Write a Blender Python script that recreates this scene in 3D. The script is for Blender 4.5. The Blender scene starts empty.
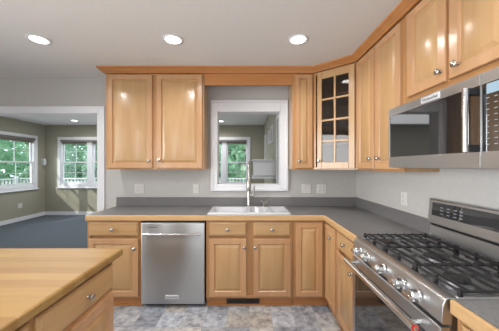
import bpy, bmesh, math, random
from mathutils import Vector, Matrix
random.seed(7)
C = bpy.context.scene.collection
S = bpy.context.scene
PI = math.pi

# ------------------------------------------------------------------ camera, world, sun, lights, exposure
EYE = 1.404
cam_d = bpy.data.cameras.new('camera'); cam = bpy.data.objects.new('camera', cam_d); C.objects.link(cam)
cam.location = (0, 0, EYE); cam.rotation_euler = (PI/2, 0, 0)
cam_d.sensor_width = 36; cam_d.lens = 36*236/499; cam_d.clip_start = 0.02
S.camera = cam
S.view_settings.view_transform = 'Standard'; S.view_settings.look = 'None'
S.view_settings.gamma = 1; S.view_settings.use_curve_mapping = False
S.view_settings.exposure = -0.07

w = bpy.data.worlds.new('world'); S.world = w; w.use_nodes = True
bg = w.node_tree.nodes['Background']; bg.inputs[0].default_value = (0.80, 0.92, 1.0, 1); bg.inputs[1].default_value = 3.4

sun_d = bpy.data.lights.new('sun', 'SUN'); sun_d.energy = 3.0; sun_d.angle = 0.01; sun_d.color = (1, .95, .86)
sun = bpy.data.objects.new('sun', sun_d); C.objects.link(sun)
sun.rotation_euler = Vector((1.0, 1.15, -0.95)).to_track_quat('-Z', 'Y').to_euler()

def area(name, loc, target, sx, sy, power, col=(1, 1, 1)):
    d = bpy.data.lights.new(name, 'AREA'); d.shape = 'RECTANGLE'; d.size = sx; d.size_y = sy
    d.energy = power; d.color = col
    o = bpy.data.objects.new(name, d); C.objects.link(o); o.location = loc
    o.rotation_euler = (Vector(target)-Vector(loc)).to_track_quat('-Z', 'Y').to_euler()
    return o
area('room_fill_light', (-1.0, -2.0, 1.7), (-0.2, 2.5, 1.15), 3.0, 1.6, 5, (.97, .985, 1))
area('left_fill_light', (-3.7, 0.0, 1.5), (1.2, 0.6, 1.25), 2.6, 1.7, 58, (.965, .985, 1)).data.spread = math.radians(95)
area('ceiling_fill_light', (-0.4, -1.3, 1.2), (-0.4, -0.6, 2.468), 2.2, 1.2, 30, (.965, .985, 1))  # added lamp out of view, aimed up to brighten the ceiling
area('rear_streak_light', (-2.75, -2.25, 1.25), (-2.0, 0, 1.15), .36, 1.9, 22, (.93, .97, 1))  # added strip lamp behind the camera for the dishwasher streak; no window there
area('den_fill_light', (-2.7, 5.0, 2.50), (-2.7, 5.0, 0), 4.5, 2.4, 60, (.97, .985, 1))
area('den_up_fill_light', (-2.6, 5.0, .5), (-2.6, 5.0, 2.5), 3.5, 2.0, 22, (.98, .99, 1))  # added upward fill for the den ceiling, no fixture there
LAMP_W = 7.0      # each recessed lamp

# ------------------------------------------------------------------ materials
def srgb(r, g, b):
    f = lambda c: (c/255/12.92) if c/255 <= .04045 else ((c/255+.055)/1.055)**2.4
    return (f(r), f(g), f(b), 1)
def mat(name, col, rough=.5, metal=0, **k):
    m = bpy.data.materials.new(name); m.use_nodes = True
    b = m.node_tree.nodes['Principled BSDF']
    b.inputs['Base Color'].default_value = col; b.inputs['Roughness'].default_value = rough; b.inputs['Metallic'].default_value = metal
    for kk, v in k.items(): b.inputs[kk].default_value = v
    return m
def nd(m, t, **k):
    n = m.node_tree.nodes.new(t)
    for a, v in k.items(): setattr(n, a, v)
    return n
def lk(m, a, b): m.node_tree.links.new(a, b)
def bsdf(m): return m.node_tree.nodes['Principled BSDF']
def coords(m, scale):
    tc = nd(m, 'ShaderNodeTexCoord'); mp = nd(m, 'ShaderNodeMapping'); mp.inputs['Scale'].default_value = scale
    lk(m, tc.outputs['Object'], mp.inputs['Vector']); return mp.outputs['Vector']
def ramp(m, fac, stops):
    r = nd(m, 'ShaderNodeValToRGB'); e = r.color_ramp.elements
    while len(e) < len(stops): e.new(.5)
    for i, (p, c) in enumerate(stops): e[i].position = p; e[i].color = c
    lk(m, fac, r.inputs['Fac']); return r.outputs['Color']
def noisy(name, c0, c1, scale, rough=.5, bump=0, detail=4, metal=0, **k):
    m = mat(name, c0, rough, metal, **k)
    n = nd(m, 'ShaderNodeTexNoise'); n.inputs['Scale'].default_value = 1; n.inputs['Detail'].default_value = detail
    lk(m, coords(m, scale if isinstance(scale, tuple) else (scale,)*3), n.inputs['Vector'])
    lk(m, ramp(m, n.outputs['Fac'], [(.35, c0), (.65, c1)]), bsdf(m).inputs['Base Color'])
    if bump:
        b = nd(m, 'ShaderNodeBump'); b.inputs['Strength'].default_value = bump; b.inputs['Distance'].default_value = .004
        lk(m, n.outputs['Fac'], b.inputs['Height']); lk(m, b.outputs['Normal'], bsdf(m).inputs['Normal'])
    return m
def wood(name, a, b, axis='Z', rough=.3, coat=.35):
    m = mat(name, a, rough); bs = bsdf(m)
    bs.inputs['Coat Weight'].default_value = coat; bs.inputs['Coat Roughness'].default_value = .15
    sc = {'Z': (14, 14, 1.3), 'X': (1.3, 14, 14), 'Y': (14, 1.3, 14)}[axis]
    v = coords(m, sc)
    info = nd(m, 'ShaderNodeObjectInfo'); add = nd(m, 'ShaderNodeVectorMath', operation='ADD')
    ml = nd(m, 'ShaderNodeMath', operation='MULTIPLY'); ml.inputs[1].default_value = 37
    lk(m, info.outputs['Random'], ml.inputs[0]); lk(m, v, add.inputs[0]); lk(m, ml.outputs[0], add.inputs[1])
    n = nd(m, 'ShaderNodeTexNoise'); n.inputs['Scale'].default_value = 1; n.inputs['Detail'].default_value = 5; n.inputs['Distortion'].default_value = .6
    lk(m, add.outputs[0], n.inputs['Vector'])
    col = ramp(m, n.outputs['Fac'], [(.3, b), (.7, a)])
    hsv = nd(m, 'ShaderNodeHueSaturation'); mr = nd(m, 'ShaderNodeMapRange'); mr.inputs[3].default_value = .93; mr.inputs[4].default_value = 1.05
    lk(m, info.outputs['Random'], mr.inputs[0]); lk(m, mr.outputs[0], hsv.inputs['Value']); lk(m, col, hsv.inputs['Color'])
    lk(m, hsv.outputs['Color'], bs.inputs['Base Color'])
    return m
MAPLE = wood('maple_vertical', srgb(192, 155, 111), srgb(179, 140, 95))
MAPLE_RAIL_TINT = wood('maple_rail_light_tint', srgb(195, 152, 112), srgb(182, 138, 97))  # redder tint paints tone-mapped light into the rails; same maple as the panels
MAPLEX = wood('maple_across', srgb(192, 155, 111), srgb(179, 140, 95), 'X')
MAPLE_CROWN = wood('maple_crown', srgb(188, 128, 74), srgb(174, 114, 62), 'X')
MAPLE_FRAME = wood('maple_face_frame', srgb(182, 136, 88), srgb(170, 122, 74))
MAPLE_TOE = wood('maple_toe_kick', srgb(182, 126, 76), srgb(168, 112, 64), 'X')
MAPLE_EDGE = wood('maple_counter_edge', srgb(200, 164, 118), srgb(184, 146, 100), 'X')
BUTCHER = mat('butcher_block', srgb(210, 172, 118), .30)
def butcher():
    m = BUTCHER; b = bsdf(m); b.inputs['Specular IOR Level'].default_value = .3
    v = coords(m, (1, 1, 1))
    br = nd(m, 'ShaderNodeTexBrick'); br.inputs['Scale'].default_value = 1; br.inputs['Brick Width'].default_value = 1.7
    br.inputs['Row Height'].default_value = .062; br.inputs['Mortar Size'].default_value = .0006; br.inputs['Mortar Smooth'].default_value = 1
    br.inputs['Color1'].default_value = srgb(166, 133, 84); br.inputs['Color2'].default_value = srgb(148, 113, 67); br.inputs['Mortar'].default_value = srgb(128, 94, 55)
    lk(m, v, br.inputs['Vector'])
    n = nd(m, 'ShaderNodeTexNoise'); n.inputs['Scale'].default_value = 1; n.inputs['Detail'].default_value = 5
    lk(m, coords(m, (4, 60, 60)), n.inputs['Vector'])
    mx = nd(m, 'ShaderNodeMixRGB', blend_type='MULTIPLY'); mx.inputs[0].default_value = .5
    lk(m, br.outputs['Color'], mx.inputs[1]); lk(m, ramp(m, n.outputs['Fac'], [(.3, (.8, .76, .7, 1)), (.65, (1, 1, 1, 1))]), mx.inputs[2])
    lk(m, mx.outputs[0], b.inputs['Base Color'])
butcher()
LAMINATE = noisy('grey_laminate', srgb(104, 102, 102), srgb(119, 117, 116), 90, .36, detail=6)
def steel(name, col, rough, stretch):
    m = mat(name, col, rough, 1.0)
    n = nd(m, 'ShaderNodeTexNoise'); n.inputs['Scale'].default_value = 1; n.inputs['Detail'].default_value = 3
    lk(m, coords(m, stretch), n.inputs['Vector'])
    mr = nd(m, 'ShaderNodeMapRange'); mr.inputs[3].default_value = rough-.06; mr.inputs[4].default_value = rough+.08
    lk(m, n.outputs['Fac'], mr.inputs[0]); lk(m, mr.outputs[0], bsdf(m).inputs['Roughness'])
    return m
STEEL = steel('brushed_steel', (.55, .555, .56, 1), .33, (1.5, 40, 40))
STEEL_V = steel('brushed_steel_door', (.47, .475, .48, 1), .33, (2, 2, 60))
bsdf(STEEL_V).inputs['Anisotropic'].default_value = .85; bsdf(STEEL_V).inputs['Anisotropic Rotation'].default_value = .25
_tg = nd(STEEL_V, 'ShaderNodeTangent', direction_type='RADIAL', axis='Z'); lk(STEEL_V, _tg.outputs[0], bsdf(STEEL_V).inputs['Tangent'])
NICKEL = mat('satin_nickel', (.48, .46, .43, 1), .27, 1)
CHROME = mat('polished_steel', (.75, .75, .75, 1), .14, 1)
BLACKGLASS = mat('black_glass', (.012, .012, .013, 1), .03, 0, **{'IOR': 2.15})
DARK = mat('dark_plastic', (.012, .012, .013, 1), .45)
ENAMEL = mat('grey_black_enamel', (.36, .36, .37, 1), .24, .9)
IRON = noisy('cast_iron', (.010, .010, .011, 1), (.02, .02, .021, 1), 60, .45)
ALU = mat('burner_aluminium', (.45, .45, .46, 1), .35, 1)
RED = mat('red_enamel', (.45, .01, .012, 1), .3)
WHITE = mat('white_trim_paint', srgb(226, 227, 231), .4)
PORCELAIN = mat('white_porcelain', srgb(200, 202, 205), .16)
PLASTIC = mat('white_plastic', srgb(212, 210, 206), .35)
BADGE = mat('badge_plate', srgb(205, 206, 208), .35, .2)
GREYMARK = mat('grey_print', srgb(90, 92, 95), .5)
PALEMARK = mat('pale_print', srgb(140, 148, 156), .5)
DISPLAY = mat('lit_display', (.02, .03, .04, 1), .1, 0, **{'Emission Color': (.55, .75, .9, 1), 'Emission Strength': .8})
WALLP = noisy('kitchen_wall_paint', srgb(187, 185, 182), srgb(191, 189, 186), 40, .6)
WALLD = noisy('den_wall_paint', srgb(158, 154, 138), srgb(162, 158, 142), 40, .6)
CEILP = noisy('ceiling_paint', srgb(222, 221, 220), srgb(226, 225, 224), 60, .8)
CARPET = noisy('blue_grey_carpet', srgb(74, 82, 89), srgb(94, 102, 109), 55, .95, bump=.4, detail=8)
SHADE = noisy('taupe_roller_shade', srgb(120, 114, 108), srgb(128, 122, 116), (4, 4, 90), .8)
CABIN = mat('dark_cabinet_interior', srgb(160, 126, 92), .6)
LENS = mat('lamp_lens', (1, 1, 1, 1), .4, 0, **{'Emission Color': (1, .98, .95, 1), 'Emission Strength': 6})
DECKW = noisy('weathered_deck', srgb(128, 126, 124), srgb(146, 144, 140), (3, 40, 10), .8)
GRASS = noisy('garden_grass', srgb(80, 100, 70), srgb(110, 130, 90), 3, .9)
BARK = noisy('tree_bark', srgb(96, 84, 70), srgb(130, 116, 100), (20, 20, 3), .9)
def leafmat(name, c0, c1):
    m = noisy(name, c0, c1, 1.7, .55)
    b = bsdf(m); out = m.node_tree.nodes['Material Output']
    t = nd(m, 'ShaderNodeBsdfTranslucent'); t.inputs[0].default_value = c1
    mx = nd(m, 'ShaderNodeMixShader'); mx.inputs[0].default_value = .5
    lk(m, b.outputs[0], mx.inputs[1]); lk(m, t.outputs[0], mx.inputs[2]); lk(m, mx.outputs[0], out.inputs[0])
    return m
LEAF = [leafmat('maple_leaves', srgb(150, 182, 146), srgb(215, 236, 212)), leafmat('dark_leaves', srgb(112, 150, 118), srgb(172, 208, 176))]
def glass(name, tint, ior=1.5):
    m = bpy.data.materials.new(name); m.use_nodes = True; nt = m.node_tree; nt.nodes.remove(nt.nodes['Principled BSDF'])
    out = nt.nodes['Material Output']
    tr = nd(m, 'ShaderNodeBsdfTransparent'); tr.inputs[0].default_value = tint
    gl = nd(m, 'ShaderNodeBsdfGlossy'); gl.inputs['Roughness'].default_value = .03
    lw = nd(m, 'ShaderNodeLayerWeight'); pw = nd(m, 'ShaderNodeMath', operation='POWER'); pw.inputs[1].default_value = 5; lk(m, lw.outputs['Facing'], pw.inputs[0])
    fr = nd(m, 'ShaderNodeMath', operation='MULTIPLY_ADD'); f0 = ((ior-1)/(ior+1))**2; fr.inputs[1].default_value = 1-f0; fr.inputs[2].default_value = f0; lk(m, pw.outputs[0], fr.inputs[0])
    mx = nd(m, 'ShaderNodeMixShader'); lk(m, fr.outputs[0], mx.inputs[0]); lk(m, tr.outputs[0], mx.inputs[1]); lk(m, gl.outputs[0], mx.inputs[2])
    lk(m, mx.outputs[0], out.inputs[0]); return m
PANE = glass('window_glass', (.95, .97, .97, 1))
CABGLASS = glass('cabinet_glass', (.62, .59, .57, 1), 1.5)
def tilemat():
    m = mat('slate_look_vinyl', srgb(150, 150, 152), .42); b = bsdf(m)
    v = coords(m, (1/.205, 1/.205, 1))
    fl = nd(m, 'ShaderNodeVectorMath', operation='FLOOR'); lk(m, v, fl.inputs[0])
    wn = nd(m, 'ShaderNodeTexWhiteNoise', noise_dimensions='2D'); lk(m, fl.outputs[0], wn.inputs['Vector'])
    base = ramp(m, wn.outputs['Value'], [(0, srgb(140, 144, 154)), (.25, srgb(176, 177, 180)), (.45, srgb(198, 195, 189)), (.62, srgb(152, 158, 170)), (.8, srgb(184, 188, 196)), (1, srgb(176, 169, 160))])
    n = nd(m, 'ShaderNodeTexNoise'); n.inputs['Scale'].default_value = 17; n.inputs['Detail'].default_value = 8; n.inputs['Roughness'].default_value = .62
    ad = nd(m, 'ShaderNodeVectorMath', operation='MULTIPLY_ADD'); ad.inputs[1].default_value = (1, 1, 1)
    lk(m, coords(m, (1, 1, 1)), ad.inputs[0]); lk(m, wn.outputs['Color'], ad.inputs[2]); lk(m, ad.outputs[0], n.inputs['Vector'])
    mx = nd(m, 'ShaderNodeMixRGB', blend_type='MULTIPLY'); mx.inputs[0].default_value = .9
    lk(m, base, mx.inputs[1]); lk(m, ramp(m, n.outputs['Fac'], [(.34, (.34, .34, .36, 1)), (.5, (.80, .80, .81, 1)), (.64, (1.12, 1.1, 1.07, 1))]), mx.inputs[2])
    br = nd(m, 'ShaderNodeTexBrick', offset=0.0); br.inputs['Scale'].default_value = 1; br.inputs['Brick Width'].default_value = 1; br.inputs['Row Height'].default_value = 1
    br.inputs['Mortar Size'].default_value = .006; lk(m, v, br.inputs['Vector'])
    m2 = nd(m, 'ShaderNodeMixRGB', blend_type='MIX'); lk(m, br.outputs['Fac'], m2.inputs[0]); lk(m, mx.outputs[0], m2.inputs[1]); m2.inputs[2].default_value = srgb(138, 138, 142)
    lk(m, m2.outputs[0], b.inputs['Base Color'])
    return m
TILE = tilemat()

# ------------------------------------------------------------------ mesh helpers
class MB:
    def __init__(s): s.v = []; s.f = []
    def add(s, vs, fs, M=None):
        n = len(s.v)
        s.v += [tuple(M @ Vector(p)) if M else tuple(p) for p in vs]
        s.f += [tuple(i+n for i in f) for f in fs]; return s
    def box(s, x0, x1, y0, y1, z0, z1, M=None):
        vs = [(x, y, z) for z in (z0, z1) for y in (y0, y1) for x in (x0, x1)]
        return s.add(vs, [(0, 2, 3, 1), (4, 5, 7, 6), (0, 1, 5, 4), (2, 6, 7, 3), (0, 4, 6, 2), (1, 3, 7, 5)], M)
    def prism(s, poly, z0, z1, M=None):          # polygon in xy extruded in z
        n = len(poly); vs = [(x, y, z0) for x, y in poly]+[(x, y, z1) for x, y in poly]
        return s.add(vs, [tuple(reversed(range(n))), tuple(range(n, 2*n))]+[(i, (i+1) % n, n+(i+1) % n, n+i) for i in range(n)], M)
    def prismx(s, poly, x0, x1, M=None):         # polygon in yz extruded in x
        n = len(poly); vs = [(x0, y, z) for y, z in poly]+[(x1, y, z) for y, z in poly]
        return s.add(vs, [tuple(range(n)), tuple(reversed(range(n, 2*n)))]+[(i, n+i, n+(i+1) % n, (i+1) % n) for i in range(n)], M)
    def tube(s, pts, r, n=12, M=None):
        pts = [Vector(p) for p in pts]; rs = r if isinstance(r, (list, tuple)) else [r]*len(pts)
        rings = []; ref = None
        for i, p in enumerate(pts):
            d = (pts[min(i+1, len(pts)-1)]-pts[max(i-1, 0)]).normalized()
            if ref is None: ref = Vector((0, 0, 1)) if abs(d.z) < .9 else Vector((1, 0, 0))
            a = d.cross(ref).normalized(); b = a.cross(d).normalized(); ref = b
            rings.append([p+a*math.cos(2*PI*k/n)*rs[i]+b*math.sin(2*PI*k/n)*rs[i] for k in range(n)])
        vs = [q for rr in rings for q in rr]; fs = []
        for i in range(len(pts)-1):
            for k in range(n): fs.append((i*n+k, i*n+(k+1) % n, (i+1)*n+(k+1) % n, (i+1)*n+k))
        fs += [tuple(reversed(range(n))), tuple(range((len(pts)-1)*n, len(pts)*n))]
        return s.add(vs, fs, M)
    def lathe(s, prof, n=20, M=None):            # (r, z) profile round z
        vs = []; fs = []
        for r, z in prof: vs += [(r*math.cos(2*PI*k/n), r*math.sin(2*PI*k/n), z) for k in range(n)]
        for i in range(len(prof)-1):
            for k in range(n): fs.append((i*n+k, i*n+(k+1) % n, (i+1)*n+(k+1) % n, (i+1)*n+k))
        fs += [tuple(reversed(range(n))), tuple(range((len(prof)-1)*n, len(prof)*n))]
        return s.add(vs, fs, M)
    def panel(s, x0, x1, z0, z1, rings, back=0, M=None):   # stepped front from nested rectangles: (inset, y)
        vs = []; fs = []
        rr = [(0, back)]+rings
        for i, y in rr: vs += [(x0+i, y, z0+i), (x1-i, y, z0+i), (x1-i, y, z1-i), (x0+i, y, z1-i)]
        for k in range(len(rr)-1):
            for j in range(4): fs.append((k*4+j, k*4+(j+1) % 4, k*4+4+(j+1) % 4, k*4+4+j))
        fs += [(3, 2, 1, 0), tuple(len(vs)-4+j for j in range(4))]
        return s.add(vs, fs, M)
    def ring(s, x0, x1, z0, z1, wl, wr, wb, wt, y0, y1, M=None):   # rectangular frame
        s.box(x0, x0+wl, y0, y1, z0, z1, M); s.box(x1-wr, x1, y0, y1, z0, z1, M)
        s.box(x0+wl, x1-wr, y0, y1, z0, z0+wb, M); s.box(x0+wl, x1-wr, y0, y1, z1-wt, z1, M); return s
    def build(s, name, m, parent=None, bevel=0, smooth=35, loc=None, fix=True):
        me = bpy.data.meshes.new(name); me.from_pydata(s.v, [], s.f)
        if fix:
            b = bmesh.new(); b.from_mesh(me); bmesh.ops.recalc_face_normals(b, faces=b.faces); b.to_mesh(me); b.free()
        for p in me.polygons: p.use_smooth = True
        me.set_sharp_from_angle(angle=math.radians(smooth))
        me.materials.append(m); o = bpy.data.objects.new(name, me); C.objects.link(o)
        if parent: o.parent = parent
        if loc: o.location = loc
        if bevel:
            md = o.modifiers.new('bevel', 'BEVEL'); md.width = bevel; md.segments = 2; md.limit_method = 'ANGLE'; md.angle_limit = math.radians(40)
        return o
def thing(name, label, cat, loc=(0, 0, 0), rz=0, group=None):
    o = bpy.data.objects.new(name, None); C.objects.link(o); o.location = loc; o.rotation_euler = (0, 0, rz)
    o.empty_display_size = .05; return tag(o, label, cat, group)
def tag(o, label, cat, group=None):
    o['label'] = label; o['category'] = cat
    if group: o['group'] = group
    return o
def struct(o, label=None):
    o['kind'] = 'structure'
    if label: o['label'] = label
    return o
def clone(o, parent=None, loc=None):
    c = o.copy(); C.objects.link(c)
    if parent is not None: c.parent = parent
    if loc is not None: c.location = loc
    for ch in list(o.children): clone(ch, c)
    return c
def text(body, size, parent, M, m, name='lettering', depth=.0006):
    cu = bpy.data.curves.new(name, 'FONT'); cu.body = body; cu.size = size; cu.extrude = depth; cu.align_x = 'CENTER'; cu.align_y = 'CENTER'
    tmp = bpy.data.objects.new(name, cu); me = bpy.data.meshes.new_from_object(tmp); bpy.data.objects.remove(tmp)
    me.materials.clear(); me.materials.append(m); o = bpy.data.objects.new(name, me); C.objects.link(o); o.parent = parent; o.matrix_local = M; return o
FACE = Matrix.Rotation(PI/2, 4, 'X')       # text upright, facing local -y

# ------------------------------------------------------------------ setting
YW, YF = 2.854, 2.97            # kitchen face and den face of the wall with the pass-through
XR = 1.29; XL = -3.9; YB = -2.3; ZC = 2.468
DX0, DX1, DY1, DZC = -5.8, .41, 6.69, 2.55
def wall_x(x0, x1, y0, y1, z0, z1, holes, mb=None):   # wall running along x with holes (hx0,hx1,hz0,hz1)
    mb = mb or MB(); x = x0
    for h0, h1, a, b in sorted(holes):
        mb.box(x, h0, y0, y1, z0, z1)
        if a > z0: mb.box(h0, h1, y0, y1, z0, a)
        if b < z1: mb.box(h0, h1, y0, y1, b, z1)
        x = h1
    mb.box(x, x1, y0, y1, z0, z1); return mb
def wall_y(y0, y1, x0, x1, z0, z1, holes):
    mb = MB(); wall_x(y0, y1, -x1, -x0, z0, z1, holes, mb)
    R = Matrix.Rotation(PI/2, 4, 'Z'); mb.v = [tuple(R @ Vector(p)) for p in mb.v]; return mb
OPEN = (-3.6, -1.82, 0, 2.045); PASS = (-.396, .378, 1.165, 2.062)
struct(MB().box(XL, XR, YB, YW+.06, -.1, 0).build('floor', TILE), 'grey slate-look tile floor of the kitchen')
struct(MB().box(DX0-.12, DX1+.12, YW+.06, DY1+.12, -.1, 0.001).build('floor_den', CARPET), 'blue-grey carpet in the room beyond')
struct(MB().box(XL-.1, XR+.1, YB-.1, YF, ZC, ZC+.1).build('ceiling', CEILP), 'kitchen ceiling')
struct(MB().box(DX0-.12, DX1+.12, YF, DY1+.12, DZC, DZC+.1).build('ceiling_den', CEILP), 'ceiling of the room beyond')
struct(wall_x(DX0-.12, XR+.1, YW, YF, 0, DZC, [OPEN, PASS]).build('wall_back', WALLP))
struct(MB().box(XR, XR+.1, YB, YW, 0, ZC).build('wall_right', WALLP))
struct(MB().box(XL-.1, XL, YB, YW, 0, ZC).build('wall_left', WALLP))
struct(MB().box(XL-.1, XR+.1, YB-.1, YB, 0, ZC).build('wall_rear', WALLP))
# den walls with twin windows
WZ0, WZ1 = .86, 2.13
WA = (-5.35, -3.71); WB = (-1.38, -.055); WC = (4.40, 6.36)
struct(wall_x(DX0-.12, DX1+.12, DY1, DY1+.12, 0, DZC, [(WA[0], WA[1], WZ0, WZ1), (WB[0], WB[1], WZ0, WZ1)]).build('wall_den_back', WALLD))
struct(wall_y(YF, DY1, DX0-.12, DX0, 0, DZC, [(WC[0], WC[1], WZ0, WZ1)]).build('wall_den_left', WALLD))
struct(MB().box(DX1, DX1+.12, YF, DY1, 0, DZC).build('wall_den_right', WALLD))
struct(MB().box(DX0+.015, DX1, DY1-.015, DY1, 0, .10).build('baseboard_den_back', WHITE, bevel=.004))
struct(MB().box(DX0, DX0+.015, YF, DY1, 0, .10).build('baseboard_den_left', WHITE, bevel=.004))
# casing of the wide opening
mb = MB()
mb.box(-1.82, -1.745, YW-.018, YW, 0, 2.117).box(-3.675, -3.60, YW-.018, YW, 0, 2.117).box(-3.60, -1.82, YW-.018, YW, 2.045, 2.117)
mb.box(-1.835, -1.82, YW-.018, YF, 0, 2.045).box(-3.60, -3.585, YW-.018, YF, 0, 2.045).box(-3.585, -1.835, YW-.018, YF, 2.03, 2.045)
struct(mb.build('trim_1', WHITE, bevel=.004), 'white casing round the wide opening to the carpeted room')
# casing of the pass-through over the sink
mb = MB()
mb.ring(-.455, .452, 1.112, 2.180, .065, .080, .06, .122, YW-.02, YW)
mb.ring(-.466, .463, 1.098, 2.190, .03, .03, .03, .03, YW-.032, YW)
mb.ring(-.396, .378, 1.165, 2.062, .012, .012, .012, .012, YW-.02, YF+.02)
struct(mb.build('trim_2', WHITE, bevel=.005), 'white moulded casing round the pass-through over the sink')

struct(MB().box(DX1-.018, DX1, 3.40, 3.49, 0, 2.05).box(DX1-.018, DX1, 3.05, 3.49, 2.05, 2.13).build('trim_3', WHITE, bevel=.004), 'white door casing on the wall beyond the pass-through')
# twin double-hung window, built in local x,z with room on -y side
def twin_window(name, W, loc, rz, label):
    H = WZ1-WZ0
    t = bpy.data.objects.new(name, None); C.objects.link(t); t.location = loc; t.rotation_euler = (0, 0, rz); struct(t, label)
    mb = MB().ring(-.08, W+.08, -.08, H+.08, .08, .08, .08, .08, -.022, 0)
    mb.box(-.10, W+.10, -.05, 0, -.10, -.075)
    mb.build('casing', WHITE, t, .004)
    mb = MB().ring(0, W, 0, H, .015, .015, .03, .025, 0, .11)
    c = W/2; mb.box(c-.07, c+.07, -.01, .11, 0, H)
    mb.build('frame', WHITE, t, .003)
    for a, b in ((.015, c-.07), (c+.07, W-.015)):
        m1 = MB().ring(a, b, .03, H/2+.02, .03, .03, .06, .035, .03, .06)
        m1.box((a+b)/2-.005, (a+b)/2+.005, .04, .052, .09, H/2-.015).box(a+.03, b-.03, .04, .052, H*.27-.005, H*.27+.005)
        s1 = m1.build('sash', WHITE, t)
        MB().box(a+.03, b-.03, .044, .048, .09, H/2-.015).build('pane', PANE, s1)
        m2 = MB().ring(a, b, H/2-.02, H-.025, .03, .03, .035, .04, .065, .095)
        m2.box((a+b)/2-.005, (a+b)/2+.005, .075, .087, H/2+.015, H-.065).box(a+.03, b-.03, .075, .087, H*.74-.005, H*.74+.005)
        s2 = m2.build('sash', WHITE, t)
        MB().box(a+.03, b-.03, .079, .083, H/2+.015, H-.065).build('pane', PANE, s2)
    return t
twin_window('window_1', WA[1]-WA[0], (WA[0], DY1, WZ0), 0, 'white twin window on the back wall left of the tall doorway edge')
twin_window('window_2', WB[1]-WB[0], (WB[0], DY1, WZ0), 0, 'white twin window seen through the pass-through over the sink')
twin_window('window_3', WC[1]-WC[0], (DX0, WC[0], WZ0), PI/2, 'white twin window on the left wall of the carpeted room')
def shade(W, loc, rz, label):
    t = thing('roller_shade', label, 'roller shade', loc, rz, 'rolled-up window shades')
    MB().tube([(.03, -.004, 0), (W-.03, -.004, 0)], .032, 12).build('roll', SHADE, t)
    MB().box(.03, W-.03, .026, .03, -.075, 0).build('cloth', SHADE, t); MB().box(.03, W-.03, .02, .036, -.09, -.074).build('hem_bar', SHADE, t)
shade(WA[1]-WA[0], (WA[0], DY1-.03, WZ1-.035), 0, 'taupe roller shade at the top of the back-wall window left of the cabinets')
shade(WB[1]-WB[0], (WB[0], DY1-.03, WZ1-.035), 0, 'taupe roller shade on the window seen through the pass-through')
shade(WC[1]-WC[0], (DX0+.03, WC[0], WZ1-.035), PI/2, 'taupe roller shade at the top of the left-wall window')

# ------------------------------------------------------------------ cabinets
def knob_mesh():
    P = [(.0075, 0), (.0085, .002), (.006, .006), (.0055, .012), (.011, .016), (.0165, .021), (.0172, .026), (.0138, .030), (.007, .032)]
    me = MB().lathe(P, 18, Matrix.Rotation(PI/2, 4, 'X')); return me
_k0 = None
def knob(parent, x, z, y=-.02, name='knob'):
    global _k0
    if _k0 is None: _k0 = knob_mesh().build(name, NICKEL, parent, loc=(x, y, z)); return _k0
    k = _k0.copy(); C.objects.link(k); k.parent = parent; k.location = (x, y, z); return k
DOOR = [(0, -.014), (.004, -.020), (.050, -.020), (.054, -.013), (.058, -.009), (.062, -.009), (.084, -.0175), (.087, -.0185)]
DRAW = [(0, -.010), (.003, -.013), (.013, -.0165), (.016, -.020)]
def rail_tint(d):
    d.data.materials.append(MAPLE_RAIL_TINT)
    for i, p in enumerate(d.data.polygons):
        if i < 20 or i == 32: p.material_index = 1
def door(t, x0, x1, z0, z1, kx=None, kz=None, m=None):
    wd = x1-x0
    rg = DOOR if wd > .24 else [(i*(.82 if i > .01 else 1), y) for i, y in DOOR]
    d = MB().panel(x0, x1, z0, z1, rg).build('door', m or MAPLE, t, smooth=20)
    rail_tint(d)
    if kx is not None: knob(d, kx, kz)
    return d
def drawer(t, x0, x1, z0, z1, kx=None, kz=None, name='drawer'):
    d = MB().panel(x0, x1, z0, z1, DRAW).build(name, MAPLEX, t, smooth=20)
    if kx is not None: knob(d, kx, kz)
    return d
BT, BB = .862, .085            # base cabinet top and bottom of face
DZ = (.108, .680); RZ = (.708, .842)
def base(name, label, loc, rz, W, depth, toe=True):
    t = thing(name, label, 'cabinet', (loc[0], loc[1], 0), rz)
    mb = MB()
    for a, b in ((0, .018), (W-.018, W)): mb.box(a, b, .02, depth, BB, BT)
    mb.box(.018, W-.018, .02, depth, BB, BB+.018).box(.018, W-.018, depth-.012, depth, BB+.018, BT)
    mb.build('carcass', MAPLE, t)
    MB().ring(0, W, BB, BT, .03, .03, .03, .03, 0, .02).box(.03, W-.03, .012, .02, BB+.03, BT-.03).build('face_frame', MAPLE_FRAME, t)
    if toe: MB().box(0, W, .03, .045, 0, BB).box(0, W, .02, .03, 0, .018).build('toe_kick', MAPLE_TOE, t)
    return t
FY = 2.345                     # face frame plane of the sink wall run
t = base('base_cabinet', 'maple base cabinet with one drawer left of the dishwasher', (-1.61, FY), 0, .535, .50)
drawer(t, .02, .512, *RZ, .262, .774); door(t, .02, .512, *DZ, .478, .585)
t = base('sink_cabinet', 'maple two-door base cabinet under the white sink', (-.43, FY), 0, .858, .50)
drawer(t, .031, .400, *RZ, .215, .775, 'false_drawer_front'); drawer(t, .468, .836, *RZ, .652, .775, 'false_drawer_front')
door(t, .031, .400, *DZ, .382, .600); door(t, .468, .836, *DZ, .487, .600)
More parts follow.
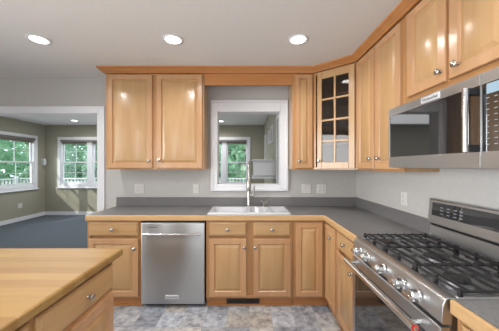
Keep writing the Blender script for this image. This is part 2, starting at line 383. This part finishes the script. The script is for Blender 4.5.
# corner cabinet, L-shaped with two door leaves
t = thing('corner_base_cabinet', 'maple corner base cabinet with two leaves meeting at the inside corner', 'cabinet', (.43, FY, 0))
FX = .760                      # face plane of the range wall run
ox = FX-.43; oy = FY
L = [(.002, .02), (ox+.02, .02), (ox+.02, 2.035-oy), (XR-.43-.004, 2.035-oy), (XR-.43-.004, YW-oy-.004), (.002, YW-oy-.004)]
MB().prism(L, BB, BT).build('carcass', MAPLE, t)
MB().box(.002, ox, 0, .02, BB, BT).box(ox, ox+.02, 2.035-oy, .02, BB, BT).build('face_frame', MAPLE_FRAME, t)
MB().box(.002, ox+.03, .03, .045, 0, BB).box(ox+.03, ox+.045, 2.035-oy, .03, 0, BB).build('toe_kick', MAPLE_TOE, t)
door(t, .028, .292, DZ[0], .842)
r_leaf = MB().panel(.03, .288, DZ[0], .842, [(i*(.82 if i > .01 else 1), y) for i, y in DOOR]).build('door', MAPLE, t, smooth=20)
rail_tint(r_leaf); r_leaf.rotation_euler = (0, 0, -PI/2); r_leaf.location = (ox, 0, 0); knob(r_leaf, .19, .74)
t = base('drawer_base_cabinet', 'maple base cabinet with a drawer between the corner and the range', (FX, 2.032), -PI/2, .390, XR-FX-.004)
drawer(t, .02, .372, *RZ, .20, .785); door(t, .02, .372, *DZ, .335, .622)
t = base('end_base_cabinet', 'maple base cabinet at the near side of the range', (FX, .862), -PI/2, .56, XR-FX-.004)
drawer(t, .03, .53, *RZ, .28, .775); door(t, .03, .53, *DZ, .07, .60)

# worktops
CT0, CT1 = .862, .914
SX0, SX1, SY0, SY1 = -.405, .400, 2.385, 2.735       # hole for the sink
t = thing('countertop', 'grey laminate L-shaped countertop around the white sink', 'countertop', (-.2, 2.6, CT0))
def off(mb, o): mb.v = [(x-o[0], y-o[1], z-o[2]) for x, y, z in mb.v]; return mb
O = (-.2, 2.6, CT0); z0, z1 = CT0, CT1
CX = .750                       # back of the wooden edge on the right run
mb = MB(); yf = 2.332
mb.box(-1.60, SX0, yf, YW-.001, z0, z1).box(SX1, XR-.001, yf, YW-.001, z0, z1).box(SX0, SX1, yf, SY0, z0, z1).box(SX0, SX1, SY1, YW-.001, z0, z1)
mb.box(CX, XR-.001, 1.636, yf, z0, z1)
off(mb, O).build('top', LAMINATE, t)
mb = MB().box(-1.60, XR-.022, YW-.021, YW-.001, z1, 1.022).box(XR-.021, XR-.001, 1.636, YW-.001, z1, 1.022)
off(mb, O).build('backsplash', LAMINATE, t, .002)
mb = MB().prism([(-1.615, 2.314), (.733, 2.314), (.733, 1.636), (CX, 1.636), (CX, yf), (-1.60, yf), (-1.60, YW-.001), (-1.615, YW-.001)], z0, z1)
off(mb, O).build('wooden_edge', MAPLE_EDGE, t, .005)
t = thing('countertop', 'grey laminate countertop at the near side of the range', 'countertop', (1, .55, CT0)); O = (1, .55, CT0)
off(MB().box(CX, XR-.001, .28, .866, z0, z1), O).build('top', LAMINATE, t)
off(MB().box(XR-.021, XR-.001, .28, .866, z1, 1.022), O).build('backsplash', LAMINATE, t, .002)
off(MB().box(.733, CX, .28, .866, z0, z1), O).build('wooden_edge', MAPLE_EDGE, t, .005)

# ------------------------------------------------------------------ upper cabinets
UB, UT = 1.36, 2.41
UZ = (1.375, 2.393); UY = 2.585; UX = 1.05
def upper(name, label, loc, rz, W, depth, z0=UB, z1=UT):
    t = thing(name, label, 'cabinet', (loc[0], loc[1], 0), rz)
    MB().box(0, W, .02, depth, z0, z1).build('carcass', MAPLE, t, .002)
    MB().box(0, W, 0, .02, z0, z1).build('face_frame', MAPLE_FRAME, t, .002)
    return t
t = upper('wall_cabinet', 'wide maple two-door wall cabinet left of the pass-through', (-1.571, UY), 0, 1.073, YW-UY-.002)
door(t, .028, .513, *UZ, .480, 1.452); door(t, .560, 1.058, *UZ, .592, 1.462)
t = upper('wall_cabinet', 'narrow maple one-door wall cabinet right of the pass-through', (.470, UY), 0, .228, YW-UY-.002)
door(t, .035, .215, *UZ, .072, 1.453)
t = upper('wall_cabinet', 'tall maple two-door wall cabinet between glass corner cabinet and microwave', (UX, 2.288), -PI/2, .688, XR-UX-.002)
door(t, .014, .324, *UZ, .285, 1.462); door(t, .342, .668, *UZ, .405, 1.462)
t = upper('wall_cabinet', 'short maple two-door wall cabinet above the microwave', (UX, 1.598), -PI/2, .722, XR-UX-.002, 1.788)
door(t, .050, .354, 1.848, UZ[1], .328, 1.908); door(t, .377, .684, 1.848, UZ[1], .432, 1.906)
# glass corner cabinet
A = Vector((.70, UY)); B = Vector((UX, 2.29)); dl = (B-A).length; ang = math.atan2(B.y-A.y, B.x-A.x)
t = thing('glass_corner_cabinet', 'maple diagonal corner wall cabinet with an eight-pane glass door', 'cabinet', (A.x, A.y, 0), ang)
Mi = (Matrix.Translation((A.x, A.y, 0)) @ Matrix.Rotation(ang, 4, 'Z')).inverted()
w2 = lambda x, y: tuple((Mi @ Vector((x, y, 0)))[:2])
e = .002
P = [w2(.70+e, UY+.012), w2(.70+e, YW-e), w2(XR-e, YW-e), w2(XR-e, 2.29+e), w2(UX+.012, 2.29+e)]
mb = MB().prism(P, UB, UB+.02).prism(P, UT-.02, UT)
def slab(mb, p, q, th, z0, z1):
    p = Vector(p); q = Vector(q); n = Vector((-(q-p).y, (q-p).x)).normalized()*th
    mb.prism([p, q, q+n, p+n], z0, z1)
ctr = Vector(w2(1.05, 2.6))
for i in range(4):
    p, q = Vector(P[i]), Vector(P[i+1]); n = Vector((-(q-p).y, (q-p).x)).normalized()
    s = 1 if (ctr-p).dot(n) > 0 else -1
    slab(mb, p, q, .012*s, UB+.02, UT-.02)
mb.build('carcass', MAPLE, t)
Pi = [ctr+(Vector(p)-ctr)*.955 for p in P]
for k in range(3):
    MB().prism(Pi, 1.62+.257*k, 1.636+.257*k).build('shelf', CABIN, t)
MB().ring(0, dl, UB, UT, .028, .028, .03, .03, 0, .02).build('face_frame', MAPLE_FRAME, t, .002)
dx0, dx1 = .052, dl-.022
mb = MB().ring(dx0, dx1, UZ[0], UZ[1], .050, .058, .062, .072, -.02, 0)
ax0, ax1, az0, az1 = dx0+.050, dx1-.058, UZ[0]+.062, UZ[1]-.072
mb.box((ax0+ax1)/2-.010, (ax0+ax1)/2+.010, -.018, -.002, az0, az1)
for k in (1, 2, 3):
    zz = az0+(az1-az0)*k/4; mb.box(ax0, ax1, -.0175, -.0025, zz-.010, zz+.010)
d = mb.build('door', MAPLE, t, .003)
MB().box(ax0-.005, ax1+.005, -.009, -.006, az0-.005, az1+.005).build('glass_pane', CABGLASS, d)
knob(d, dx0+.024, 1.452)
# valance over the sink
v = MB().box(-.496, .468, 0, .02, 2.285, UT).build('valance', MAPLE_CROWN, None, .002, loc=(0, UY-.002, 0))
tag(v, 'maple valance board spanning between wall cabinets above the pass-through', 'valance')
# crown moulding swept along the cabinet fronts
def offset_path(pts, d):
    out = []
    segs = [(Vector(a), Vector(b)) for a, b in zip(pts, pts[1:])]
    nr = [Vector(((b-a).y, -(b-a).x)).normalized() for a, b in segs]
    out.append(segs[0][0]+nr[0]*d)
    for i in range(1, len(segs)):
        n1, n2 = nr[i-1], nr[i]; m_ = (n1+n2).normalized(); out.append(segs[i][0]+m_*(d/m_.dot(n1)))
    out.append(segs[-1][1]+nr[-1]*d); return out
path = [(-1.573, YW-.001), (-1.573, UY), (.70, UY), (UX, 2.29), (UX, .875)]
prof = [(.003, 2.412), (.022, 2.412), (.024, 2.418), (.034, 2.424), (.046, 2.436), (.060, 2.449), (.066, 2.452), (.068, 2.4675), (.003, 2.4675)]
rows = [offset_path(path, d_) for d_, z in prof]
mb = MB(); n = len(path); vs = []; fs = []
for (d_, z), r in zip(prof, rows): vs += [(p.x, p.y, z) for p in r]
m_ = len(prof)
for i in range(m_):
    for k in range(n-1): fs.append((i*n+k, i*n+k+1, ((i+1) % m_)*n+k+1, ((i+1) % m_)*n+k))
fs += [tuple(i*n for i in range(m_)), tuple(i*n+n-1 for i in reversed(range(m_)))]
mb.add(vs, fs); cr = mb.build('crown_moulding', MAPLE_CROWN, smooth=50)
tag(cr, 'maple crown moulding running along the tops of the wall cabinets', 'moulding')

# ------------------------------------------------------------------ dishwasher
t = thing('dishwasher', 'stainless steel dishwasher under the counter left of the sink', 'dishwasher', (-1.072, FY, 0))
W = .640
MB().box(.012, W-.012, .004, .50, .03, .855).build('tub', DARK, t)
MB().box(.02, W-.02, .03, .06, 0, .06).build('toe_panel', DARK, t)
d = MB().panel(.007, W-.010, .040, .840, [(0, -.022), (.003, -.026), (.006, -.027)], .003).build('door', STEEL_V, t)
mb = MB().tube([(.040, -.065, .738), (W-.045, -.065, .738)], .013, 16)
for x in (.055, W-.060): mb.tube([(x, -.026, .738), (x, -.065, .738)], .010, 12)
mb.build('handle', CHROME, d)
MB().box(.245, .375, -.031, -.026, .094, .132).build('badge', BADGE, d, .002)
text('KitchenAid', .026, d, Matrix.Translation((.310, -.0315, .113)) @ FACE, GREYMARK)
MB().box(.075, .165, -.0278, -.026, .793, .799).build('model_strip', GREYMARK, d)

# ------------------------------------------------------------------ sink and faucet
SO = (0, 2.575, CT1)
t = thing('kitchen_sink', 'white porcelain double-bowl sink set into the grey counter', 'sink', SO)
def bowl_sink():
    b = bmesh.new(); zt = .013
    def loop(x0, x1, y0, y1, z, r, n=5):
        vs = []
        for cx, cy, a0 in ((x1-r, y0+r, -PI/2), (x1-r, y1-r, 0), (x0+r, y1-r, PI/2), (x0+r, y0+r, PI)):
            for k in range(n+1):
                a = a0+PI/2*k/n; vs.append(b.verts.new((cx+r*math.cos(a), cy+r*math.sin(a), z)))
        return vs
    def bridge(A_, B_):
        n_ = len(A_)
        for i in range(n_): b.faces.new((A_[i], A_[(i+1) % n_], B_[(i+1) % n_], B_[i]))
    o0 = loop(-.425, .420, -.222, .222, .0005, .03); o1 = loop(-.424, .419, -.221, .221, .008, .03); o2 = loop(-.417, .412, -.214, .214, zt, .03)
    bridge(o0, o1); bridge(o1, o2)
    bowls = []
    for x0, x1, y0, y1, dp in ((-.385, -.035, -.178, .140, -.19), (.010, .200, -.178, .140, -.14)):
        l0 = loop(x0, x1, y0, y1, zt, .045); l1 = loop(x0+.006, x1-.006, y0+.006, y1-.006, zt-.008, .042)
        l2 = loop(x0+.022, x1-.022, y0+.022, y1-.022, dp+.03, .04); l3 = loop(x0+.05, x1-.05, y0+.05, y1-.05, dp, .03)
        bridge(l0, l1); bridge(l1, l2); bridge(l2, l3); b.faces.new(l3); bowls.append(l0)
    # drainboard recess on the right
    l0 = loop(.232, .388, -.178, .140, zt, .03); l1 = loop(.238, .382, -.172, .134, zt-.006, .028); bridge(l0, l1); b.faces.new(l1); bowls.append(l0)
    eds = []
    for lp in [o2]+bowls:
        for i in range(len(lp)): eds.append(b.edges.get((lp[i], lp[(i+1) % len(lp)])))
    bmesh.ops.triangle_fill(b, use_beauty=True, edges=eds)
    bmesh.ops.recalc_face_normals(b, faces=b.faces)
    me = bpy.data.meshes.new('basin'); b.to_mesh(me); b.free()
    for p in me.polygons: p.use_smooth = True
    me.set_sharp_from_angle(angle=math.radians(40)); me.materials.append(PORCELAIN)
    o = bpy.data.objects.new('basin', me); C.objects.link(o); o.parent = t
bowl_sink()
for x, y, z in ((-.21, -.02, -.19), (.105, -.02, -.14)):
    MB().lathe([(.042, 0), (.042, .003), (.030, .004), (.026, .001), (.0, .001)], 20, Matrix.Translation((x, y, z))).build('strainer', CHROME, t)
ft = thing('faucet', 'brushed nickel gooseneck pull-down faucet behind the sink', 'faucet', (-.008, 2.755, CT1+.013))
MB().lathe([(.030, 0), (.030, .006), (.024, .012), (.021, .02), (.021, .19), (.018, .20), (.015, .21)], 20).build('body', NICKEL, ft)
pts = [(0, 0, .20)]+[(0, 0, .20+.05*i) for i in range(1, 5)]
for k in range(1, 13):
    a = PI*k/12; pts.append((0, -.085+.085*math.cos(a), .40+.115*math.sin(a)))
pts.append((0, -.170, .335))
MB().tube(pts, .011, 14).build('spout', NICKEL, ft)
MB().lathe([(.014, 0), (.024, -.015), (.027, -.11), (.022, -.15), (.014, -.152)], 16, Matrix.Translation((0, -.170, .345))).build('spray_head', NICKEL, ft)
MB().tube([(.015, 0, .125), (.056, 0, .125)], .016, 14).tube([(.052, 0, .125), (.055, -.004, .16), (.060, -.012, .245)], [.014, .011, .009], 12).build('lever', NICKEL, ft)
sp = thing('soap_dispenser', 'small brushed nickel soap dispenser beside the faucet', 'soap dispenser', (.170, 2.755, CT1+.013))
MB().lathe([(.018, 0), (.018, .006), (.010, .012), (.009, .035)], 16).build('base', NICKEL, sp)
MB().lathe([(.018, .035), (.020, .056), (.012, .066)], 16).tube([(0, 0, .055), (0, -.05, .057), (0, -.066, .046)], .008, 10).tube([(-.036, 0, .052), (.036, 0, .052)], .008, 10).build('pump_head', NICKEL, sp)

# ------------------------------------------------------------------ range
t = thing('gas_range', 'stainless steel gas range with black grates and five knobs', 'range', (.716, 1.630, 0), -PI/2)
W = .757; D = XR-.716
MB().box(.006, W-.006, .034, D-.03, .07, .893).build('body', STEEL, t)
for x in (.05, W-.05):
    for y in (.08, D-.1): MB().lathe([(.018, 0), (.018, .01), (.012, .014), (.012, .07)], 12, Matrix.Translation((x, y, 0))).build('foot', DARK, t)
MB().prismx([(.004, .812), (-.004, .820), (.002, .886), (.010, .905), (.022, .911), (.060, .911), (.060, .812)], .002, W-.002).build('control_panel', STEEL, t, .002)
mb = MB().box(.004, W-.004, .060, .515, .893, .903)
mb.build('cooktop', ENAMEL, t)
MB().box(.004, .022, .060, .515, .903, .912).box(W-.022, W-.004, .060, .515, .903, .912).box(.022, W-.022, .490, .515, .903, .910).build('cooktop_rim', STEEL, t, .003)
KX = (.118, .212, .374, .527, .630)
k0 = None
for kx in KX:
    if k0 is None:
        R = Matrix.Rotation(PI/2, 4, 'X')
        mb = MB().lathe([(.028, 0), (.028, .006), (.025, .008), (.025, .034), (.021, .039)], 24, R)
        mb.box(-.007, .007, -.054, -.032, -.026, .026)
        k0 = mb.build('knob', CHROME, t, .002, loc=(kx, -.002, .855)); kk = k0
    else:
        kk = k0.copy(); C.objects.link(kk); kk.parent = t; kk.location = (kx, -.002, .855)
    kk.rotation_euler = (0, PI/2, 0)
# burners
for x, y, r in ((.135, .165, .045), (.135, .39, .034), (.378, .275, .056), (.622, .165, .050), (.622, .39, .036)):
    b_ = MB().lathe([(r+.012, 0), (r+.012, .004), (r, .007), (r, .016)], 24, Matrix.Translation((x, y, .903))).build('burner', ALU, t)
    MB().lathe([(r-.004, .016), (r, .018), (r, .023), (r-.006, .026)], 24, Matrix.Translation((x, y, .903))).build('burner_cap', IRON, b_)
# grates: three continuous cast-iron sections
def grate(x0, x1):
    y0, y1 = .076, .488; zb, zt = .926, .934; h = .0045
    mb = MB(); xm = (x0+x1)/2
    for y in (y0, (y0+y1)/2, y1): mb.box(x0, x1, y-h, y+h, zb, zt)
    for x in (x0+h, x1-h): mb.box(x-h, x+h, y0, y1, zb, zt)
    for i in range(7):                                            # raised fingers running from end to end, open over the burners
        y = y0+(y1-y0)*(i+.5)/7; q = .0032
        gap = .032 if i in (1, 2, 4, 5) else .0
        for a, b in ((x0-.001, xm-gap), (xm+gap, x1+.001)):
            mb.prismx([(y-q, zb+.002), (y+q, zb+.002), (y+q*.7, zt+.006), (y-q*.7, zt+.006)], a, b)
    for y in (y0, y1):
        for x in (x0+h, xm, x1-h): mb.box(x-.007, x+.007, y-.007, y+.007, .903, zt+.006)
    mb.build('grate', IRON, t, .0015)
for a, b in ((.010, .253), (.257, .500), (.504, .747)): grate(a, b)
# backguard
g = MB().prismx([(.515, .900), (.519, .925), (.526, 1.000), (.572, 1.000), (.572, .900)], .004, W-.004)
g.build('backguard', STEEL, t, .002)
MB().box(.008, W-.008, .534, .570, 1.000, 1.018).build('vent_slot', DARK, t)
MB().prismx([(.512, 1.018), (.524, 1.172), (.532, 1.180), (.571, 1.180), (.571, 1.018)], .002, W-.002).build('display_housing', STEEL, t, .003)
dp = MB().prismx([(.5138, 1.072), (.5205, 1.160), (.5260, 1.160), (.5200, 1.072)], .035, W-.035).build('display_glass', BLACKGLASS, t, .001)
tilt = math.atan2(.012, .154)
def on_disp(x, z): return Matrix.Translation((x, .512+(z-1.018)*.012/.154-.0022, z)) @ Matrix.Rotation(-tilt, 4, 'X') @ FACE
for i, x in enumerate((.115, .165, .215, .255)):
    for j, z in enumerate((1.092, 1.112, 1.132)):
        MB().box(-.011, .011, -.0022, .0022, 0, .0006, on_disp(x, z)).build('button_mark', PALEMARK, dp)
for i in range(3):
    for j in range(4): MB().box(-.007, .007, -.0020, .0020, 0, .0006, on_disp(.50+.032*i, 1.147-.021*j)).build('button_mark', PALEMARK, dp)
# oven door, handle with red medallion, lower drawer
d = MB().panel(.006, W-.006, .170, .800, [(0, -.002), (.004, -.006), (.034, -.006), (.036, -.004)], .032).build('oven_door', STEEL, t, smooth=20)
MB().panel(.044, W-.044, .205, .735, [(0, -.006), (.002, -.0075)], -.003).build('oven_window', BLACKGLASS, d)
mb = MB().tube([(.012, -.056, .755), (.690, -.056, .755)], .0165, 18)
for x in (.05, .65): mb.tube([(x, -.004, .755), (x, -.056, .755)], .012, 12)
mb.build('handle', CHROME, d)
Rx = Matrix.Rotation(PI/2, 4, 'Y')
MB().lathe([(.0140, 0), (.0140, .0025), (.0125, .003)], 20, Matrix.Translation((.690, -.056, .755)) @ Rx).build('medallion', RED, d)
MB().lathe([(.0088, 0), (.0088, .0008), (.0078, .001)], 16, Matrix.Translation((.693, -.056, .755)) @ Rx).build('medallion_centre', CHROME, d)
MB().panel(.006, W-.006, .075, .162, [(0, 0), (.004, -.004)], .032).build('lower_drawer', STEEL, t)

# ------------------------------------------------------------------ microwave
t = thing('microwave', 'stainless over-the-range microwave with black glass door', 'microwave', (.941, 1.596, 1.388), -PI/2)
W = .757; H = .390; D = XR-.941-.002
MB().box(.002, W-.002, .024, D, .012, H-.002).build('body', DARK, t, .003)
MB().box(.006, W-.006, .03, D, .0, .012).build('bottom_plate', STEEL, t)
sx = .636
d = MB().ring(0, sx-.0015, .004, H, .012, .002, .068, .046, 0, .022).build('door', STEEL, t, .0006)
MB().box(.012, sx-.0035, .003, .02, .072, H-.046).build('door_glass', BLACKGLASS, d)
mb = MB().tube([(.606, -.036, .072), (.606, -.036, .340)], .0115, 16)
mb.build('handle', CHROME, d, .002)
for z in (.088, .324): MB().box(.595, .619, -.034, .004, z-.014, z+.014).build('bracket_with_reflection', DARK, d, .002)  # posts darkened and enlarged to paint their reflection in the door glass
c = MB().ring(sx+.0015, W, .004, H, .002, .006, .068, .046, 0, .022).build('control_panel', STEEL, t, .0006)
MB().box(sx+.0035, W-.006, .002, .02, .072, H-.046).build('panel_glass', BLACKGLASS, c)
MB().box(sx+.022, W-.012, .0012, .003, .300, .340).build('display', DISPLAY, c)
for j in range(9):
    for i in range(3):
        x = sx+.026+.032*i; z = .284-.023*j
        MB().box(x-.006, x+.006, .001, .003, z-.0016, z+.0016).build('key_mark', PALEMARK, c)
b_ = MB().box(.305, .430, -.004, .001, H-.0395, H-.0075).build('badge', BADGE, d, .002)
text('KitchenAid', .023, d, Matrix.Translation((.3675, -.0046, H-.0235)) @ FACE, GREYMARK)

# ------------------------------------------------------------------ island
t = thing('island_cabinet', 'maple island cabinet with drawer and door in the left foreground', 'cabinet', (-.800, .30, 0), PI/2)
W = 1.073; D = 1.0
MB().box(0, W, .02, D, BB, .872).build('carcass', MAPLE, t, .002)
MB().box(0, W, 0, .02, BB, .872).build('face_frame', MAPLE_FRAME, t, .002)
MB().box(.03, W-.03, .06, D-.03, 0, BB).build('toe_kick', MAPLE_TOE, t)
drawer(t, .020, .545, .705, .842, .28, .772); door(t, .020, .545, .108, .680, .50, .60)
drawer(t, .572, 1.058, .705, .842, .838, .772); door(t, .572, 1.058, .108, .680, .62, .60)
it = MB().box(-.62, .53, -.585, .58, 0, .042).build('island_countertop', BUTCHER, None, .009, loc=(-1.28, .825, .872))
tag(it, 'butcher block island top in the left foreground', 'countertop')

# ------------------------------------------------------------------ electrical plates, register
def plate(label, loc, rz, wide, kind):
    t = thing('wall_outlet' if kind != 'switch' else 'light_switch', label, 'outlet' if kind != 'switch' else 'switch', loc, rz, 'white wall plates')
    hw = .058 if wide else .036
    MB().panel(-hw, hw, -.058, .058, [(0, -.003), (.004, -.006)], -.0005).build('cover_plate', PLASTIC, t)
    for cx in ((-.023, .023) if wide else (0,)):
        if kind == 'switch':
            MB().box(cx-.008, cx+.008, -.007, -.004, -.018, .018).build('surround', PLASTIC, t); MB().prismx([(-.006, -.006), (-.006, .006), (-.016, .010), (-.016, .004)], cx-.004, cx+.004).build('toggle', PLASTIC, t)
        else:
            for cz in (-.02, .02):
                s_ = MB().box(cx-.016, cx+.016, -.008, -.004, cz-.014, cz+.014).build('socket', PLASTIC, t, .002)
                MB().box(cx-.007, cx-.005, -.0085, -.007, cz-.004, cz+.006).box(cx+.005, cx+.007, -.0085, -.007, cz-.004, cz+.006).build('slot', DARK, s_)
PZ = 1.122
plate('double white outlet plate under the left end of the wide wall cabinet', (-1.33, YW, PZ), 0, True, 'outlet')
plate('single white switch plate just left of the pass-through casing', (-.645, YW, PZ), 0, False, 'switch')
plate('double white switch plate just right of the pass-through casing', (.69, YW, PZ), 0, True, 'switch')
plate('double white outlet plate under the glass corner cabinet', (.872, YW, PZ), 0, True, 'outlet')
plate('single white outlet plate on the right wall near the range', (XR, 1.97, 1.125), -PI/2, False, 'outlet')
plate('double white outlet plate low on the left wall of the carpeted room', (DX0, 5.965, .385), PI/2, True, 'outlet')
t = thing('floor_register', 'brown slotted air register in the toe kick below the sink', 'register', (-.065, FY+.022, .052))
MB().ring(-.165, .165, -.026, .024, .008, .008, .006, .006, -.012, 0).build('frame', mat('brown_register', srgb(60, 45, 35), .5), t)
mb = MB().box(-.157, .157, -.003, 0, -.02, .018)
for k in range(24): mb.box(-.152+k*.0132, -.146+k*.0132, -.009, -.003, -.019, .017)
mb.build('grille', DARK, t)

# ------------------------------------------------------------------ ceiling lamps
l0 = None
def recessed(x, y, z, label, group):
    global l0
    t = thing('recessed_light', label, 'ceiling light', (x, y, z), 0, group)
    if l0 is None:
        tr = MB().lathe([(.084, -.0005), (.084, -.004), (.076, -.007), (.064, -.006), (.064, -.0005)], 32).build('trim_ring', WHITE, t)
        le = MB().lathe([(.064, -.002), (.063, -.006), (.0, -.0065)], 32).build('lens', LENS, t)
        l0 = (tr, le)
    else:
        for o in l0:
            c = o.copy(); C.objects.link(c); c.parent = t
    d = bpy.data.lights.new('lamp', 'AREA'); d.shape = 'DISK'; d.size = .13; d.energy = LAMP_W; d.color = (1, .99, .97); d.spread = math.radians(145)
    o = bpy.data.objects.new('lamp', d); C.objects.link(o); o.parent = t; o.location = (0, 0, -.012)
G = 'recessed kitchen ceiling lights'
for y, nm in ((1.99, 'far'), (.62, 'near'), (-.9, 'rear')):
    for x, s in ((-1.775, 'left'), (-.645, 'middle'), (.41, 'right')):
        recessed(x, y, ZC, {'far': {'left': 'leftmost round recessed light in the kitchen ceiling, farthest from the cabinets',
                                    'middle': 'round recessed light in the ceiling before the wide wall cabinet',
                                    'right': 'rightmost round recessed light in the ceiling, nearest the glass cabinet'}[s]}.get(nm, f'round recessed light in the {nm} kitchen ceiling row, {s} of three, behind the viewpoint'), G)
recessed(-4.45, 6.0, DZC, 'recessed light in the carpeted room ceiling, seen through the wide opening', 'recessed lights in the carpeted room')
recessed(-.74, 6.1, DZC, 'recessed light in the far ceiling, seen through the pass-through', 'recessed lights in the carpeted room')

# ------------------------------------------------------------------ den furnishings
t = thing('wall_shelf_unit', 'white box shelf with ledges on the wall beyond the pass-through', 'shelf', (DX1, 3.66, 1.20))
MB().box(-.375, 0, -.05, .54, .275, .300).build('top_ledge', WHITE, t, .006)
MB().box(-.345, 0, 0, .50, .045, .275).build('box', WHITE, t, .003)
MB().box(-.375, 0, -.05, .54, .0, .035).build('bottom_ledge', WHITE, t, .006)
ART = noisy('pale_picture', srgb(170, 168, 160), srgb(110, 108, 104), 12, .6)
def picture(y, z0, z1, w_, label):
    t = thing('picture_frame', label, 'picture', (DX1, y, z0), -PI/2, 'pictures on the wall beyond the pass-through')
    MB().ring(-w_/2, w_/2, 0, z1-z0, .035, .035, .035, .035, -.025, 0).build('frame', WHITE, t, .003)
    MB().box(-w_/2+.03, w_/2-.03, -.010, -.004, .03, z1-z0-.03).build('print', ART, t)
picture(5.9, 1.56, 2.16, .5, 'tall white framed picture on the far end of the wall beyond the pass-through')
picture(4.75, 1.83, 2.10, .34, 'white framed picture, middle of three on the wall beyond the pass-through')
picture(4.15, 1.80, 2.10, .34, 'white framed picture nearest the pass-through on the wall beyond')
t = thing('wall_sconce', 'small white oval sconce on the left wall of the carpeted room', 'sconce', (DX0, 6.60, 1.50), PI/2)
MB().box(-.03, .03, -.012, 0, -.10, .10).build('mount', WHITE, t, .006)
MB().lathe([(.010, -.105), (.036, -.08), (.046, 0), (.036, .08), (.010, .105)], 20, Matrix.Translation((0, -.065, 0))).build('lamp_shade', PORCELAIN, t)

# ------------------------------------------------------------------ outdoors
struct(MB().box(-40, 30, DY1+.14, 50, -1.1, -.8).box(-40, DX0-.14, -20, DY1+.14, -1.1, -.8).build('ground', GRASS), 'green lawn outside the windows')
struct(MB().box(-9, 2.5, DY1+.14, 9.2, -.2, -.05).box(-9, DX0-.14, 2.5, DY1+.14, -.2, -.05).build('deck', DECKW), 'weathered deck outside the windows')
RAILM = mat('white_railing_paint', srgb(196, 197, 195), .5)
def railing(loc, rz, L_, label):
    t = thing('deck_railing', label, 'railing', loc, rz)
    MB().box(0, L_, -.04, .04, .93, .97).build('top_rail', RAILM, t); MB().box(0, L_, -.02, .02, .08, .13).build('bottom_rail', RAILM, t)
    k = 0; x = .06; b0 = None
    while x < L_-.03:
        if b0 is None: b0 = MB().box(-.022, .022, -.018, .018, .13, .93).build('baluster', RAILM, t, loc=(x, 0, 0))
        else:
            b = b0.copy(); C.objects.link(b); b.parent = t; b.location = (x, 0, 0)
        x += .13
    for x in (0, L_/2, L_): MB().box(x-.045, x+.045, -.045, .045, 0, 1.05).build('post', RAILM, t)
railing((-9, 9.1, -.05), 0, 11.4, 'white deck railing outside the back windows')
railing((-8.9, 2.6, -.05), PI/2, 6.4, 'white deck railing outside the left-wall window')
def foliage(nl, R, H):
    vs = []; fs = []
    cl = [(random.gauss(0, R*.45), random.gauss(0, R*.45), random.uniform(-H/2, H/2), random.uniform(.35, .7)*R) for _ in range(16)]
    for i in range(nl):
        cx, cy, cz, cr = random.choice(cl)
        d = Vector((random.gauss(0, 1), random.gauss(0, 1), random.gauss(0, 1))).normalized()*cr*random.random()**.4
        p = Vector((cx, cy, cz))+d
        a = Vector((random.gauss(0, 1), random.gauss(0, 1), random.gauss(0, 1))).normalized(); b = a.orthogonal().normalized()
        s = random.uniform(.10, .20); k = len(vs)
        vs += [tuple(p-a*s), tuple(p+b*s*.5), tuple(p+a*s), tuple(p-b*s*.5)]; fs.append((k, k+1, k+2, k+3))
    return vs, fs
FOL = []
for i in range(3):
    mb = MB(); vs, fs = foliage(6000, .95, 5.4); mb.add(vs, fs)
    o = mb.build('foliage', LEAF[i % 2], fix=False); FOL.append(o)
used = set()
TREES = [(-10.8, 12.2), (-8.4, 12.6), (-6.1, 12.0), (-3.6, 12.7), (-1.15, 12.0), (1.7, 12.9), (-11.8, 9.8), (-12.2, 7.4), (-11.8, 5.0),
         (-9.2, 15.2), (-6.9, 15.0), (-2.4, 15.1), (-.2, 15.3), (-14.4, 8.7), (-14.2, 6.2)]
DESC = ['first of the near row from the left', 'second of the near row from the left', 'third of the near row from the left', 'fourth of the near row from the left', 'outside the pass-through window, left pane', 'outside the pass-through window, right pane',
        'outside the left-wall window, farthest of three', 'outside the left-wall window, middle of three', 'outside the left-wall window, nearest of three',
        'first of the rear row from the left', 'second of the rear row from the left', 'third of the rear row from the left', 'rightmost of the rear row', 'rear one beyond the left-wall window, farther', 'rear one beyond the left-wall window, nearer']
for i, (x, y) in enumerate(TREES):
    t = thing('garden_tree', ('pale green' if i % 3 != 1 else 'dark green')+' leafy tree outdoors, '+DESC[i], 'tree', (x, y, -.85), random.uniform(0, 6), 'trees outside the windows')
    src = FOL[i % 3]
    if i % 3 in used:
        f = src.copy(); C.objects.link(f)
    else: f = src; used.add(i % 3)
    f.parent = t; f.location = (0, 0, 2.75)
    MB().tube([(0, 0, 0), (.05, .02, 1.5), (-.04, .05, 3.0), (.05, 0, 5.2)], [.13, .10, .08, .03], 10).build('trunk', BARK, t)

def tree_line(name, x0, x1, y0, y1, n, label):
    vs = []; fs = []
    for i in range(n):
        p = Vector((random.uniform(x0, x1), random.uniform(y0, y1), -.9+9.5*random.random()**1.25))
        a = Vector((random.gauss(0, 1), random.gauss(0, 1), random.gauss(0, 1))).normalized(); b = a.orthogonal().normalized()
        q = random.uniform(.18, .40); k = len(vs)
        vs += [tuple(p-a*q), tuple(p+b*q*.55), tuple(p+a*q), tuple(p-b*q*.55)]; fs.append((k, k+1, k+2, k+3))
    mb = MB(); mb.add(vs, fs); o = mb.build(name, LEAF[1], fix=False); o['kind'] = 'stuff'; tag(o, label, 'foliage')
tree_line('tree_line', -18.2, 6, 19, 23, 12000, 'dense mass of distant foliage behind the trees outside the back windows')
tree_line('tree_line', -23, -19.2, 2, 23, 9000, 'dense mass of distant foliage outside the left-wall window')
